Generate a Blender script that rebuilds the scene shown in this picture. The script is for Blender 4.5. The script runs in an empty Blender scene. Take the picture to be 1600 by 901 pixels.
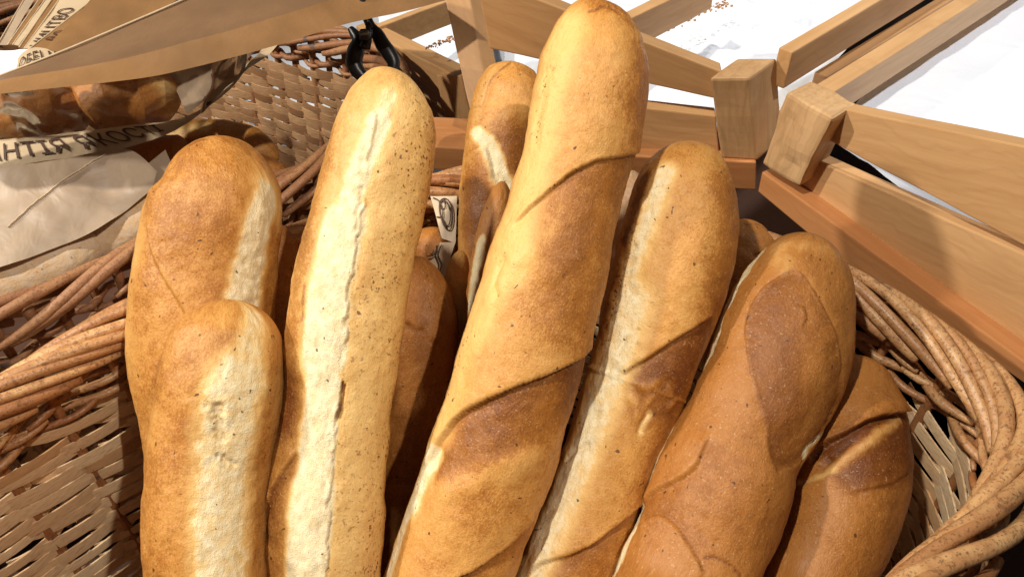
import bpy, math, random
import numpy as np
from mathutils import Vector, Matrix
random.seed(7); RNG = np.random.default_rng(7)
SC = bpy.context.scene; COL = SC.collection
R = math.radians
# ------------------------------------------------------------------ camera
F = 1250.0; PITCH = R(42); CZ = 0.36
cam = bpy.data.cameras.new('camera'); co = bpy.data.objects.new('camera', cam); COL.objects.link(co)
cam.sensor_width = 36; cam.lens = 36*F/1600; cam.clip_start = .01; cam.clip_end = 50
co.location = (0, 0, CZ); co.rotation_euler = (math.pi/2-PITCH, 0, 0); SC.camera = co
FV = np.array([0, math.cos(PITCH), -math.sin(PITCH)]); UV = np.array([0, math.sin(PITCH), math.cos(PITCH)])
RV = np.array([1., 0, 0]); C0 = np.array([0, 0, CZ])
def ray(u, v): return FV + (u-800)/F*RV - (v-450.5)/F*UV
def P(u, v, d): return C0 + d*ray(u, v)
def pz(u, v, z):
    r = ray(u, v); return C0 + r*((z-CZ)/r[2])
def vplane(a, b):                       # vertical plane through two plan points -> pixel to point
    a = np.array(a[:2]); b = np.array(b[:2]); t = (b-a)/np.linalg.norm(b-a); n = np.array([-t[1], t[0]])
    if n[1] < 0: n = -n
    n3 = np.array([n[0], n[1], 0])
    def f(u, v, off=0.0):
        r = ray(u, v); k = (np.dot(n, a)+off - np.dot(n, C0[:2]))/np.dot(n, r[:2]); return C0 + r*k
    return f, n3
# ------------------------------------------------------------------ noise
def vnoise(p, seed=0):
    p = np.asarray(p, float); i = np.floor(p).astype(np.int64); f = p-i; f = f*f*(3-2*f)
    def h(a, b, c):
        n = (a*374761393 + b*668265263 + c*2147483647 + seed*974634777) & 0xffffffff
        n = ((n ^ (n >> 13))*1274126177) & 0xffffffff
        return ((n ^ (n >> 16)) & 0xffff)/65535.0
    r = 0
    for dx in (0, 1):
        for dy in (0, 1):
            for dz in (0, 1):
                w = (f[..., 0] if dx else 1-f[..., 0])*(f[..., 1] if dy else 1-f[..., 1])*(f[..., 2] if dz else 1-f[..., 2])
                r = r + w*h(i[..., 0]+dx, i[..., 1]+dy, i[..., 2]+dz)
    return r*2-1
def fbm(p, seed=0, o=3):
    p = np.asarray(p, float); s = 0; a = 1
    for k in range(o): s = s+a*vnoise(p*2**k, seed+k*17); a *= .5
    return s/1.75
def sstep(a, b, x): t = np.clip((x-a)/(b-a), 0, 1); return t*t*(3-2*t)
# ------------------------------------------------------------------ object helpers
def tag(o, label, cat, group=None, kind=None):
    if label: o['label'] = label
    if cat: o['category'] = cat
    if group: o['group'] = group
    if kind: o['kind'] = kind
    return o
def empty(name, loc, label, cat, group=None):
    o = bpy.data.objects.new(name, None); COL.objects.link(o); o.location = Vector(loc); o.empty_display_size = .02
    return tag(o, label, cat, group)
def world(o):
    m = Matrix.Identity(4)
    while o: m = o.matrix_basis @ m; o = o.parent
    return m
def mesh(name, V, Fc, mat, parent=None, smooth=True, attrs=None):
    V = np.asarray(V, float)
    me = bpy.data.meshes.new(name)
    ori = np.array((world(parent).translation if parent else Vector(V.mean(0))))
    if parent is None: loc = V.mean(0); loc[2] = V[:, 2].min()
    else: loc = ori
    ori = loc
    V = V-ori
    if isinstance(Fc, np.ndarray) and Fc.ndim == 2:
        n = len(Fc); me.vertices.add(len(V)); me.vertices.foreach_set('co', V.ravel())
        me.loops.add(n*4); me.loops.foreach_set('vertex_index', Fc.ravel().astype(np.int32))
        me.polygons.add(n); me.polygons.foreach_set('loop_start', np.arange(n, dtype=np.int32)*4)
        me.update(calc_edges=True)
    else:
        me.from_pydata([tuple(v) for v in V], [], [tuple(int(i) for i in f) for f in Fc]); me.update()
    if smooth: me.polygons.foreach_set('use_smooth', [True]*len(me.polygons))
    for k, a in (attrs or {}).items():
        a = np.asarray(a, np.float32)
        if a.ndim == 1:
            at = me.attributes.new(k, 'FLOAT', 'POINT'); at.data.foreach_set('value', a)
        else:
            at = me.attributes.new(k, 'FLOAT_COLOR', 'POINT')
            if a.shape[1] == 3: a = np.concatenate([a, np.ones((len(a), 1), np.float32)], 1)
            at.data.foreach_set('color', a.ravel())
    me.materials.append(mat)
    o = bpy.data.objects.new(name, me); COL.objects.link(o)
    if parent: o.parent = parent
    else: o.location = Vector(ori)
    return o
def catmull(pts, n, closed=False):
    p = np.asarray(pts, float); m = len(p); out = []
    segs = m if closed else m-1
    for k in range(n):
        t = k/(n if closed else n-1)*segs; i = min(int(t), segs-1) if not closed else int(t) % m; f = t-int(t) if closed else t-i
        if closed: a, b, c, d = p[(i-1) % m], p[i], p[(i+1) % m], p[(i+2) % m]
        else: a, b, c, d = p[max(i-1, 0)], p[i], p[min(i+1, m-1)], p[min(i+2, m-1)]
        out.append(.5*((2*b)+(-a+c)*f+(2*a-5*b+4*c-d)*f*f+(-a+3*b-3*c+d)*f**3))
    return np.array(out)
class MB:
    def __init__(s): s.v = []; s.f = []; s.t = []; s.n = 0
    def add(s, V, Fc, tint=.5):
        V = np.asarray(V, float); s.v.append(V); s.f += [tuple(i+s.n for i in f) for f in Fc]
        s.t.append(np.full(len(V), tint) if np.isscalar(tint) else np.asarray(tint)); s.n += len(V)
    def tube(s, pts, rad, sides=8, tint=.5, flat=1.0, up=None):
        p = np.asarray(pts, float); n = len(p); rad = np.broadcast_to(rad, (n,))
        T = np.gradient(p, axis=0); T /= np.linalg.norm(T, axis=1)[:, None]+1e-12
        ref = np.array([0, 0, 1.]) if up is None else np.asarray(up, float)
        ref = np.broadcast_to(ref, p.shape).copy(); par = np.abs((T*ref).sum(1)) > .97
        ref[par] = [0, 1., 0]
        B = np.cross(T, ref); B /= np.linalg.norm(B, axis=1)[:, None]+1e-12; N = np.cross(B, T)
        a = np.arange(sides)/sides*2*math.pi
        V = p[:, None]+rad[:, None, None]*(np.cos(a)[None, :, None]*B[:, None]*flat+np.sin(a)[None, :, None]*N[:, None])
        V = V.reshape(-1, 3); Fc = []
        for i in range(n-1):
            for j in range(sides):
                k = (j+1) % sides; Fc.append((i*sides+j, i*sides+k, (i+1)*sides+k, (i+1)*sides+j))
        V = np.concatenate([V, p[:1]-T[:1]*rad[0]*.35, p[-1:]+T[-1:]*rad[-1]*.35])
        for j in range(sides):
            k = (j+1) % sides; Fc.append((n*sides, k, j)); Fc.append((n*sides+1, (n-1)*sides+j, (n-1)*sides+k))
        s.add(V, Fc, tint)
    def ribbon(s, pts, wdir, w, ndir, th, tint=.5):
        p = np.asarray(pts, float); n = len(p); w = np.broadcast_to(w, (n,))[:, None]
        c = [p+wdir*w/2+ndir*th/2, p+wdir*w/2*.3+ndir*th*.62, p-wdir*w/2*.3+ndir*th*.62, p-wdir*w/2+ndir*th/2, p-wdir*w/2-ndir*th/2, p+wdir*w/2-ndir*th/2]
        V = np.stack(c, 1).reshape(-1, 3); m = 6; Fc = []
        for i in range(n-1):
            for j in range(m):
                k = (j+1) % m; Fc.append((i*m+j, i*m+k, (i+1)*m+k, (i+1)*m+j))
        Fc.append(tuple(range(m))); Fc.append(tuple((n-1)*m+j for j in range(m))[::-1])
        s.add(V, Fc, tint)
    def build(s, name, mat, parent=None, smooth=True):
        return mesh(name, np.concatenate(s.v), s.f, mat, parent, smooth, {'tint': np.concatenate(s.t)})
# ------------------------------------------------------------------ node helpers
class NT:
    def __init__(s, name):
        s.m = bpy.data.materials.new(name); s.m.use_nodes = True; s.t = s.m.node_tree; s.t.nodes.clear()
        s.out = s.n('ShaderNodeOutputMaterial')
    def n(s, ty, **kw):
        x = s.t.nodes.new(ty)
        for k, v in kw.items():
            if k.startswith('_'): setattr(x, k[1:], v)
            else: s.set(x, k, v)
        return x
    def set(s, x, k, v):
        i = x.inputs[int(k[1:])] if (k[0] == 'i' and k[1:].isdigit()) else x.inputs[k.replace('__', ' ')]
        if isinstance(v, bpy.types.NodeSocket): s.t.links.new(v, i)
        else: i.default_value = v
    def math(s, op, a, b=0.0, c=0.0, clamp=False):
        x = s.n('ShaderNodeMath', _operation=op, _use_clamp=clamp)
        for k, v in enumerate((a, b, c)):
            if isinstance(v, bpy.types.NodeSocket): s.t.links.new(v, x.inputs[k])
            else: x.inputs[k].default_value = v
        return x.outputs[0]
    def mix(s, f, a, b, blend='MIX'):
        x = s.n('ShaderNodeMix', _data_type='RGBA', _blend_type=blend)
        for k, v in ((0, f), (6, a), (7, b)):
            if isinstance(v, bpy.types.NodeSocket): s.t.links.new(v, x.inputs[k])
            else: x.inputs[k].default_value = v if k == 0 else (*v, 1)
        return x.outputs[2]
    def attr(s, name): return s.n('ShaderNodeAttribute', _attribute_name=name)
    def coord(s): return s.n('ShaderNodeTexCoord').outputs['Object']
    def noise(s, scale, detail=3, rough=.55, vec=None, stretch=None, dist=0):
        vec = vec or s.coord()
        if stretch:
            mp = s.n('ShaderNodeMapping'); s.set(mp, 'Vector', vec); mp.inputs['Scale'].default_value = stretch; vec = mp.outputs[0]
        return s.n('ShaderNodeTexNoise', Vector=vec, Scale=scale, Detail=detail, Roughness=rough, Distortion=dist).outputs[0]
    def ramp(s, f, lo, hi):
        x = s.n('ShaderNodeMapRange'); s.t.links.new(f, x.inputs[0]); x.inputs[1].default_value = lo; x.inputs[2].default_value = hi; return x.outputs[0]
    def bump(s, h, dist, strength=1.0, normal=None):
        x = s.n('ShaderNodeBump', Height=h, Distance=dist, Strength=strength)
        if normal: s.t.links.new(normal, x.inputs['Normal'])
        return x.outputs[0]
    def bsdf(s, color, rough=.5, normal=None, **kw):
        x = s.n('ShaderNodeBsdfPrincipled')
        x.inputs['Base Color'].default_value = (*color, 1) if not isinstance(color, bpy.types.NodeSocket) else (1, 1, 1, 1)
        if isinstance(color, bpy.types.NodeSocket): s.t.links.new(color, x.inputs['Base Color'])
        s.set(x, 'Roughness', rough)
        if normal: s.t.links.new(normal, x.inputs['Normal'])
        for k, v in kw.items(): s.set(x, k, v)
        s.t.links.new(x.outputs[0], s.out.inputs[0]); return x
# ------------------------------------------------------------------ materials
def bread_mat(name, gold=(.46, .182, .031), dark=(.150, .042, .007), tan=(.73, .425, .13), speck=.0, flour=0.0):
    t = NT(name); a = t.attr('paint'); sp = t.n('ShaderNodeSeparateColor'); t.t.links.new(a.outputs['Color'], sp.inputs[0])
    pale, drk, edge = sp.outputs[0], sp.outputs[1], sp.outputs[2]; tn = t.attr('speck').outputs['Fac']
    uv = t.attr('skin').outputs['Vector']           # unrolled crust coordinates in metres
    n1 = t.noise(28, 4, .6, vec=uv); n2 = t.noise(170, 5, .65, vec=uv); n3 = t.noise(700, 3, .6, vec=uv, stretch=(.45, 1.4, 1)); n4 = t.noise(1500, 2, .5, vec=uv)
    tone = t.math('ADD', drk, t.math('MULTIPLY_ADD', n1, 1.0, -.5))
    tone = t.math('ADD', tone, t.math('MULTIPLY_ADD', n2, .72, -.36))
    tone = t.math('ADD', tone, t.math('MULTIPLY_ADD', n3, .85, -.425))
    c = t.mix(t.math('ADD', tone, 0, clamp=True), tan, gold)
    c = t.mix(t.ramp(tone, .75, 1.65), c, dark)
    # ragged cream split
    pm = t.math('ADD', pale, t.math('MULTIPLY_ADD', n2, .5, -.25)); pm = t.math('ADD', pm, t.math('MULTIPLY_ADD', n3, .2, -.1))
    half = t.ramp(pm, .10, .60); full = t.ramp(pm, .45, .80)
    c = t.mix(half, c, (.80, .52, .19))
    crumb = t.mix(t.ramp(n2, .32, .62), (.70, .56, .31), (.84, .74, .50))
    c = t.mix(full, c, crumb)
    # dark lines at score edges
    c = t.mix(t.math('MULTIPLY', edge, t.ramp(n2, .25, .6), clamp=True), c, (.17, .055, .014))
    # dark bran specks
    s1 = t.ramp(t.noise(430, 2, .6, vec=uv), .585, .66); s2 = t.ramp(n1, .45, .62)
    sm = t.math('MULTIPLY', s1, t.math('MULTIPLY', tn, t.math('MULTIPLY_ADD', s2, .7, .3)), clamp=True)
    c = t.mix(sm, c, (.15, .055, .018))
    s3 = t.ramp(t.noise(260, 1, .4, vec=uv, dist=.3), .74, .77); c = t.mix(t.math('MULTIPLY', s3, .8), c, (.05, .02, .01))
    # pale blister flecks
    fl = t.math('MULTIPLY', t.ramp(t.noise(900, 1, .4, vec=uv, stretch=(1, .6, 1)), .66, .74), .30)
    c = t.mix(fl, c, (.72, .50, .26))
    if flour: c = t.mix(t.math('MULTIPLY', t.ramp(n2, .42, .62), flour), c, (.80, .70, .58))
    h = t.math('ADD', t.math('MULTIPLY', n2, .55), t.math('MULTIPLY', n3, .22)); h = t.math('ADD', h, t.math('MULTIPLY', n4, .10))
    hp = t.math('MULTIPLY', full, t.math('MULTIPLY', n4, .25)); h = t.math('ADD', h, hp)
    nb = t.bump(h, .0017, .75)
    r = t.math('MULTIPLY_ADD', n2, .28, .33); r = t.math('ADD', r, t.math('MULTIPLY', full, .3))
    t.bsdf(c, r, nb, **{'Specular IOR Level': .36, 'Subsurface Weight': .0})
    return t.m
M = {}
M['crust'] = bread_mat('crust_golden')
M['crust_pale'] = bread_mat('crust_pale', gold=(.54, .255, .058), tan=(.80, .54, .21))
M['crust_brown'] = bread_mat('crust_brown', gold=(.365, .138, .026), tan=(.49, .215, .052))
M['crust_flour'] = bread_mat('crust_floury', gold=(.50, .21, .06), tan=(.72, .43, .19), flour=.5)
M['crust_dusty'] = bread_mat('crust_dusty', gold=(.66, .36, .15), tan=(.86, .66, .42), flour=.5)
def wood_mat(name, c1, c2, c3, scale=1.0, rough=.45, dirt=.4):
    t = NT(name); g = t.attr('grain').outputs['Vector']; tn = t.attr('tint').outputs['Fac']
    w = t.noise(22*scale, 5, .6, vec=g, stretch=(.12, 1, 1), dist=.6)
    f = t.noise(190*scale, 4, .7, vec=g, stretch=(.05, 1, 1)); b = t.noise(9, 2, .5, vec=g)
    v = t.math('MULTIPLY_ADD', f, .5, t.math('MULTIPLY', w, .7))
    c = t.mix(t.ramp(v, .42, .74), c1, c2)
    ring = t.n('ShaderNodeTexWave', _wave_type='BANDS', _bands_direction='Y', Vector=g, Scale=26*scale, Distortion=9.0, Detail=3.0); ring.inputs['Detail Scale'].default_value = .8
    c = t.mix(t.math('MULTIPLY', t.ramp(ring.outputs[0], .75, 1.0), .18), c, c3)
    c = t.mix(t.math('MULTIPLY', t.ramp(b, .52, .75), dirt), c, c3)
    c = t.mix(t.math('MULTIPLY', t.ramp(t.noise(60, 2, .4, vec=g, stretch=(.5, 1, 1)), .76, .80), .7), c, (.12, .06, .03))
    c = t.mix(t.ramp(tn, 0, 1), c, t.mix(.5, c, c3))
    t.bsdf(c, rough, t.bump(v, .0006, .5), **{'Specular IOR Level': .35}); return t.m
M['wood'] = wood_mat('beech_slat', (.72, .44, .21), (.54, .30, .125), (.40, .20, .08))
M['wood_ledge'] = wood_mat('ledge_wood', (.60, .28, .11), (.46, .19, .065), (.36, .14, .05), dirt=.2)
M['wood_post'] = wood_mat('rough_post_wood', (.66, .42, .21), (.46, .26, .11), (.28, .14, .055), scale=1.4, rough=.7, dirt=.6)
def wicker_mat(name, c1, c2, c3, rough=.42):
    t = NT(name); tn = t.attr('tint').outputs['Fac']
    n = t.noise(90, 4, .6); f = t.noise(600, 3, .6); b = t.noise(35, 2, .5)
    c = t.mix(tn, c1, c2); c = t.mix(t.ramp(n, .42, .72), c, c3)
    c = t.mix(t.math('MULTIPLY', t.ramp(f, .54, .66), .65), c, (.11, .045, .02))
    c = t.mix(t.math('MULTIPLY', t.ramp(t.noise(230, 3, .6), .58, .66), .55), c, (.16, .07, .03))
    c = t.mix(t.math('MULTIPLY', t.ramp(b, .70, .74), .75), c, (.05, .05, .06))
    t.bsdf(c, t.math('MULTIPLY_ADD', n, .3, rough-.1), t.bump(t.math('ADD', n, t.math('MULTIPLY', f, .4)), .0012, .6), **{'Specular IOR Level': .45}); return t.m
M['rod'] = wicker_mat('willow_rod', (.30, .115, .04), (.70, .42, .19), (.42, .19, .075), .33)
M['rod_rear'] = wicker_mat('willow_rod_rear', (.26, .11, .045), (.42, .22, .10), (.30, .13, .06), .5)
def splint_mat(name, c1, c2, c3, rough=.5):
    t = NT(name); tn = t.attr('tint').outputs['Fac']; n = t.noise(70, 3, .6); f = t.noise(420, 3, .6, stretch=(.35, .35, 2.2))
    c = t.mix(tn, c1, c2); c = t.mix(t.math('MULTIPLY', t.ramp(f, .45, .7), .5), c, c3); c = t.mix(t.math('MULTIPLY', t.ramp(n, .62, .75), .5), c, c3)
    t.bsdf(c, rough, t.bump(f, .0008, .5), **{'Specular IOR Level': .4}); return t.m
M['splint'] = splint_mat('split_willow', (.58, .33, .15), (.95, .74, .47), (.42, .22, .09))
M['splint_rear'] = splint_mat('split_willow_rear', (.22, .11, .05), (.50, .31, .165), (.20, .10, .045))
def paper_mat(name, c, var=.12, rough=.6, crumple=30, bd=.003, trans=0.0):
    t = NT(name); n = t.noise(crumple, 3, .5, dist=.8); f = t.noise(500, 3, .6, stretch=(1, .3, 1)); b = t.noise(12, 3, .6)
    d = tuple(x*(1-var*1.6) for x in c)
    cc = t.mix(t.ramp(b, .35, .7), c, d); cc = t.mix(t.math('MULTIPLY', t.ramp(f, .4, .7), .25), cc, d)
    bs = t.bsdf(cc, rough, t.bump(n, bd, .7))
    if trans:
        tr = t.n('ShaderNodeBsdfTranslucent'); t.t.links.new(cc, tr.inputs[0]); mx = t.n('ShaderNodeMixShader'); mx.inputs[0].default_value = trans
        t.t.links.new(bs.outputs[0], mx.inputs[1]); t.t.links.new(tr.outputs[0], mx.inputs[2]); t.t.links.new(mx.outputs[0], t.out.inputs[0])
    return t.m
M['kraft'] = paper_mat('kraft_paper', (.35, .185, .072), .25, .5, 16, .003, .2)
M['kraft_shaded'] = paper_mat('kraft_paper_shaded', (.20, .112, .056), .2, .5, 14, .003)  # same kraft darkened: shading of the bag's upper panel put into the colour
M['kraft_grey'] = paper_mat('kraft_paper_grey', (.40, .30, .21), .12, .45, 30, .003)
M['kraft_light'] = paper_mat('kraft_paper_light', (.55, .42, .27), .12, .5, 25, .003)
M['white_paper'] = paper_mat('white_paper', (.84, .88, .95), .03, .5, 14, .006)
def plain(name, c, rough=.5, **kw):
    t = NT(name); n = t.noise(140, 3, .6); cc = t.mix(t.ramp(n, .3, .75), c, tuple(x*.75 for x in c))
    t.bsdf(cc, rough, t.bump(n, .0004, .5), **kw); return t.m
M['ink'] = plain('brown_ink', (.075, .035, .018), .6)
M['black'] = plain('black_gloss_plastic', (.003, .003, .0035), .2, **{'Specular IOR Level': .06})
M['clipm'] = plain('black_clip_plastic', (.012, .012, .014), .38)
M['steel'] = plain('grey_steel', (.22, .25, .26), .4, Metallic=.6)
M['table'] = plain('dark_brown_board', (.085, .035, .018), .6)
def film_mat():
    t = NT('clear_film'); n = t.noise(22, 2, .45, dist=.5); nb = t.bump(n, .006, 1.0)
    g = t.n('ShaderNodeBsdfGlossy'); g.inputs['Roughness'].default_value = .2; t.t.links.new(nb, g.inputs['Normal'])
    tr = t.n('ShaderNodeBsdfTransparent'); tr.inputs[0].default_value = (.9, .88, .86, 1)
    fr = t.n('ShaderNodeFresnel'); fr.inputs[0].default_value = 1.5; t.t.links.new(nb, fr.inputs['Normal'])
    mx = t.n('ShaderNodeMixShader'); t.t.links.new(t.math('MULTIPLY_ADD', fr.outputs[0], 1.0, .06, True), mx.inputs[0])
    t.t.links.new(tr.outputs[0], mx.inputs[1]); t.t.links.new(g.outputs[0], mx.inputs[2]); t.t.links.new(mx.outputs[0], t.out.inputs[0]); return t.m
M['film'] = film_mat()
# ------------------------------------------------------------------ loaves
def polydist(X, Y, pts):
    """signed distance to a polyline in unrolled crust space; also progress along it"""
    best = np.full(X.shape, 1e9); sg = np.ones(X.shape); prog = np.zeros(X.shape)
    L = [0]
    for i in range(len(pts)-1): L.append(L[-1]+math.dist(pts[i], pts[i+1]))
    for i in range(len(pts)-1):
        ax, ay = pts[i]; bx, by = pts[i+1]; dx, dy = bx-ax, by-ay; l2 = dx*dx+dy*dy+1e-12
        t = np.clip(((X-ax)*dx+(Y-ay)*dy)/l2, 0, 1); ex = X-ax-t*dx; ey = Y-ay-t*dy; d = np.hypot(ex, ey)
        s = np.sign(dx*ey-dy*ex); m = d < best
        best = np.where(m, d, best); sg = np.where(m, s, sg); prog = np.where(m, (L[i]+t*(L[i+1]-L[i]))/L[-1], prog)
    return best, sg, prog
def inpoly(X, Y, pts):
    ins = np.zeros(X.shape, bool); n = len(pts)
    for i in range(n):
        x1, y1 = pts[i]; x2, y2 = pts[(i+1) % n]
        c = ((y1 > Y) != (y2 > Y)) & (X < (x2-x1)*(Y-y1)/(y2-y1+1e-15)+x1); ins ^= c
    d, _, _ = polydist(X, Y, list(pts)+[pts[0]]); return np.where(ins, d, -d)
def rows2axis(rows, tip, tail):
    """rows (v, left, right) -> axis points (u, v, halfwidth)"""
    ax = [(tip[0], tip[1], 0.0)]+[((l+r)/2, v, (r-l)/2) for v, l, r in rows]+[(t[0], t[1], t[2]) for t in tail]
    return ax
def loaf(name, axis, depth, mat, label, group=None, cat='baguette', marks=(), base=.45, speck=.25, ns=420, na=260, flat=1.0,
         lump=.02, seed=1, vertical=True, tailtip=True, back=1.0):
    ax = np.array(axis, float)
    # smooth centre line, halfwidth corrected to perpendicular
    seg = np.hypot(np.diff(ax[:, 0]), np.diff(ax[:, 1])); s = np.concatenate([[0], np.cumsum(seg)]); Ltot = s[-1]
    q = np.linspace(0, 1, ns); capn = .10
    sq = Ltot*(q-np.sin(2*math.pi*q)/(2*math.pi)*.80)
    u = np.interp(sq, s, ax[:, 0]); v = np.interp(sq, s, ax[:, 1])
    h2 = ax[:, 2]**2; hw = np.sqrt(np.maximum(np.interp(sq, s, h2), 0))
    def smooth(a, sig):
        g = np.linspace(0, Ltot, 900); b = np.interp(g, sq, a); k = int(max(1, sig/Ltot*900)); ker = np.hanning(2*k+3); ker /= ker.sum()
        pad = k+1; bp = np.concatenate([2*b[0]-b[pad:0:-1], b, 2*b[-1]-b[-2:-pad-2:-1]]); return np.interp(sq, g, np.convolve(bp, ker, 'valid'))
    us, vs = smooth(u, 60), smooth(v, 60)
    tl = np.hypot(np.gradient(us), np.gradient(vs)); tilt = np.abs(np.gradient(vs))/(tl+1e-9)
    if vertical:
        g2 = smooth(hw**2, 14); w = np.exp(-sq/25.); hw = np.sqrt(np.maximum(g2*(1-w)+hw**2*w, 0))
        core = sstep(0, 60, sq); hw = hw*(1-core+core*np.clip(tilt, .7, 1))
    if callable(depth): d = depth(us, vs)
    else: d = np.interp(vs, [p[0] for p in depth], [p[1] for p in depth])
    hw[0] = 0; 
    if tailtip: hw[-1] = 0
    Cn = C0+d[:, None]*(FV+((us-800)/F)[:, None]*RV-((vs-450.5)/F)[:, None]*UV)
    rad = hw*d/F
    T = np.gradient(Cn, axis=0); T /= np.linalg.norm(T, axis=1)[:, None]+1e-12
    for _ in range(3): T[1:-1] = (T[:-2]+T[1:-1]+T[2:])/3
    T /= np.linalg.norm(T, axis=1)[:, None]
    vd = C0-Cn; N = vd-(vd*T).sum(1)[:, None]*T; N /= np.linalg.norm(N, axis=1)[:, None]; B = np.cross(T, N)
    # make B point to +u
    if (B[ns//2]*RV).sum() < 0 and abs(T[ns//2][0]) < .8: B = -B
    elif abs(T[ns//2][0]) >= .8 and (B[ns//2]*UV).sum() > 0: B = -B
    Sm = np.concatenate([[0], np.cumsum(np.linalg.norm(np.diff(Cn, axis=0), axis=1))])
    Rm = np.median(rad[ns//5:-ns//5])
    phi = np.linspace(-math.pi, math.pi, na, endpoint=False)
    X = np.broadcast_to(phi*Rm, (ns, na)); Y = np.broadcast_to(Sm[:, None], (ns, na))
    nrm2 = np.stack([np.gradient(vs), -np.gradient(us)], 1); nrm2 /= np.linalg.norm(nrm2, axis=1)[:, None]
    bs2 = np.stack([(B*RV).sum(1), -(B*UV).sum(1)], 1); bs2 /= np.linalg.norm(bs2, axis=1)[:, None]
    def tosurf(pu, pv):
        i = np.argmin((us-pu)**2+(vs-pv)**2+(hw < 8)*400); i = min(max(i, 3), ns-4)
        off = (pu-us[i])*bs2[i, 0]+(pv-vs[i])*bs2[i, 1]; t = off/max(hw[i], 1)
        ph = math.asin(max(-1, min(1, t))) if abs(t) <= 1 else math.copysign(math.pi/2+(abs(t)-1)*1.0, t)
        return (ph*Rm, Sm[i])
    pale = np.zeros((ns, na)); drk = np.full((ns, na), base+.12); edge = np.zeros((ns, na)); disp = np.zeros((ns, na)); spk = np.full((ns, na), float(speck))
    cyl = np.stack([np.cos(X/Rm)*Rm, np.sin(X/Rm)*Rm, Y], -1)
    jit = fbm(cyl*150, seed+5)*.0016+fbm(cyl*520, seed+6, 2)*.0007
    PX = 1.0/F*np.median(d)       # metres per reference pixel
    for m in marks:
        k = m['k']; pts = [tosurf(*p) for p in m['p']]
        j = m.get('j', 1.0)
        if k == 'poly':
            dd = inpoly(X, Y, pts)+jit*j; w = m.get('w', 10)*PX; mask = sstep(-w, w, dd)
            if 'dark' in m: drk += mask*m['dark']
            if 'pale' in m: pale = np.maximum(pale, mask*m['pale'])
            if 'h' in m: disp += mask*m['h']
            if 'line' in m: edge = np.maximum(edge, m['line']*np.exp(-(dd/(1.6*PX))**2))
            if 'speck' in m: spk += mask*m['speck']
            continue
        if len(pts) > 2:
            pts = [tuple(x) for x in catmull(pts, 6*len(pts))]
        dd, sg, pr = polydist(X, Y, pts); sd = dd*sg+jit*j*(.45 if k == 'flap' else 1); ad = np.abs(sd)
        fade = sstep(0, .08, pr)*sstep(1, .92, pr) if m.get('fade', True) else 1.0
        w = m.get('w', 10)*PX
        if k == 'band':
            soft = m.get('soft', .5); mask = sstep(w*(1+soft), w*(1-soft), ad)*m.get('a', 1.0)
            if m.get('fade', True): mask = mask*sstep(w*.9, -w*.0, (pr >= .999)*dd*0)*1
            if 'pale' in m: pale = np.maximum(pale, mask*m['pale'])
            if 'dark' in m: drk += mask*m['dark']
            if 'h' in m: disp += mask*m['h']
            if 'speck' in m: spk += mask*m['speck']
            if 'line' in m: edge = np.maximum(edge, mask*m['line'])
        elif k == 'flap':      # overlapping crust lip: raised on + side, drops sharply on - side
            h = m.get('h', .0025)*.85; disp += fade*(h*sstep(-2.4*PX, 2.4*PX, sd)*np.exp(-np.maximum(sd, 0)/(w*1.5))-h*.9*sstep(2.4*PX, -2.4*PX, sd)*np.exp(-np.maximum(-sd, 0)/(w*.9)))
            edge = np.maximum(edge, fade*.7*m.get('line', .7)*np.exp(-((sd+1.2*PX)/(1.7*PX))**2))
            if 'dark' in m: drk += fade*m['dark']*sstep(1*PX, -1*PX, sd)*np.exp(-np.maximum(-sd, 0)/(w*1.8))
            if 'lip' in m: pale = np.maximum(pale, fade*m['lip']*np.exp(-((sd-2.2*PX)/(2.2*PX))**2))
        elif k == 'groove':
            mask = np.exp(-(ad/w)**2)*fade; disp -= m.get('h', .002)*mask; drk += m.get('dark', 0)*mask
            if 'line' in m: edge = np.maximum(edge, m['line']*mask)
    lum = fbm(cyl*22, seed)*lump*Rm*1.6+fbm(cyl*60, seed+1)*.0011+fbm(cyl*190, seed+2)*.00035
    lum += pale*(fbm(cyl*np.array([300, 300, 170]), seed+3)*.0008-.0006)
    capf = np.minimum(1, rad/(Rm*.5))[:, None]
    rr = rad[:, None]+(lum+disp)*capf
    cf, sf = np.cos(phi), np.sin(phi)
    fl = np.where(cf < 0, flat*back, flat)
    V = Cn[:, None]+rr[..., None]*(sf[None, :, None]*B[:, None]+(cf*fl)[None, :, None]*N[:, None])
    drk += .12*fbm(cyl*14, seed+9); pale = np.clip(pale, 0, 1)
    skin = np.stack([X+1.7*seed, Y, np.full_like(X, seed*.37)], -1)
    # avoid seam of the unrolled coordinate at the back: use cylinder coords
    skin = cyl+np.array([seed*1.3, seed*.7, 0])
    i = np.arange(ns-1)[:, None]*na; j = np.arange(na)[None, :]; k = (j+1) % na
    Fq = np.stack([i+j, i+k, i+na+k, i+na+j], -1).reshape(-1, 4)
    # orient outward
    v0 = V.reshape(-1, 3); a, b, c = v0[Fq[len(Fq)//2, 0]], v0[Fq[len(Fq)//2, 1]], v0[Fq[len(Fq)//2, 2]]
    if np.dot(np.cross(b-a, c-b), a-Cn[ns//2]) < 0: Fq = Fq[:, ::-1].copy()
    o = mesh(name, v0, Fq, mat, None, True, {'paint': np.stack([pale, np.clip(drk, -1, 2), np.clip(edge, 0, 1), pale*0+1], -1).reshape(-1, 4), 'speck': spk.ravel()})
    at = o.data.attributes.new('skin', 'FLOAT_VECTOR', 'POINT'); at.data.foreach_set('vector', skin.astype(np.float32).ravel())
    return tag(o, label, cat, group)
G1 = 'loaves standing in the front wicker basket'
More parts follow.
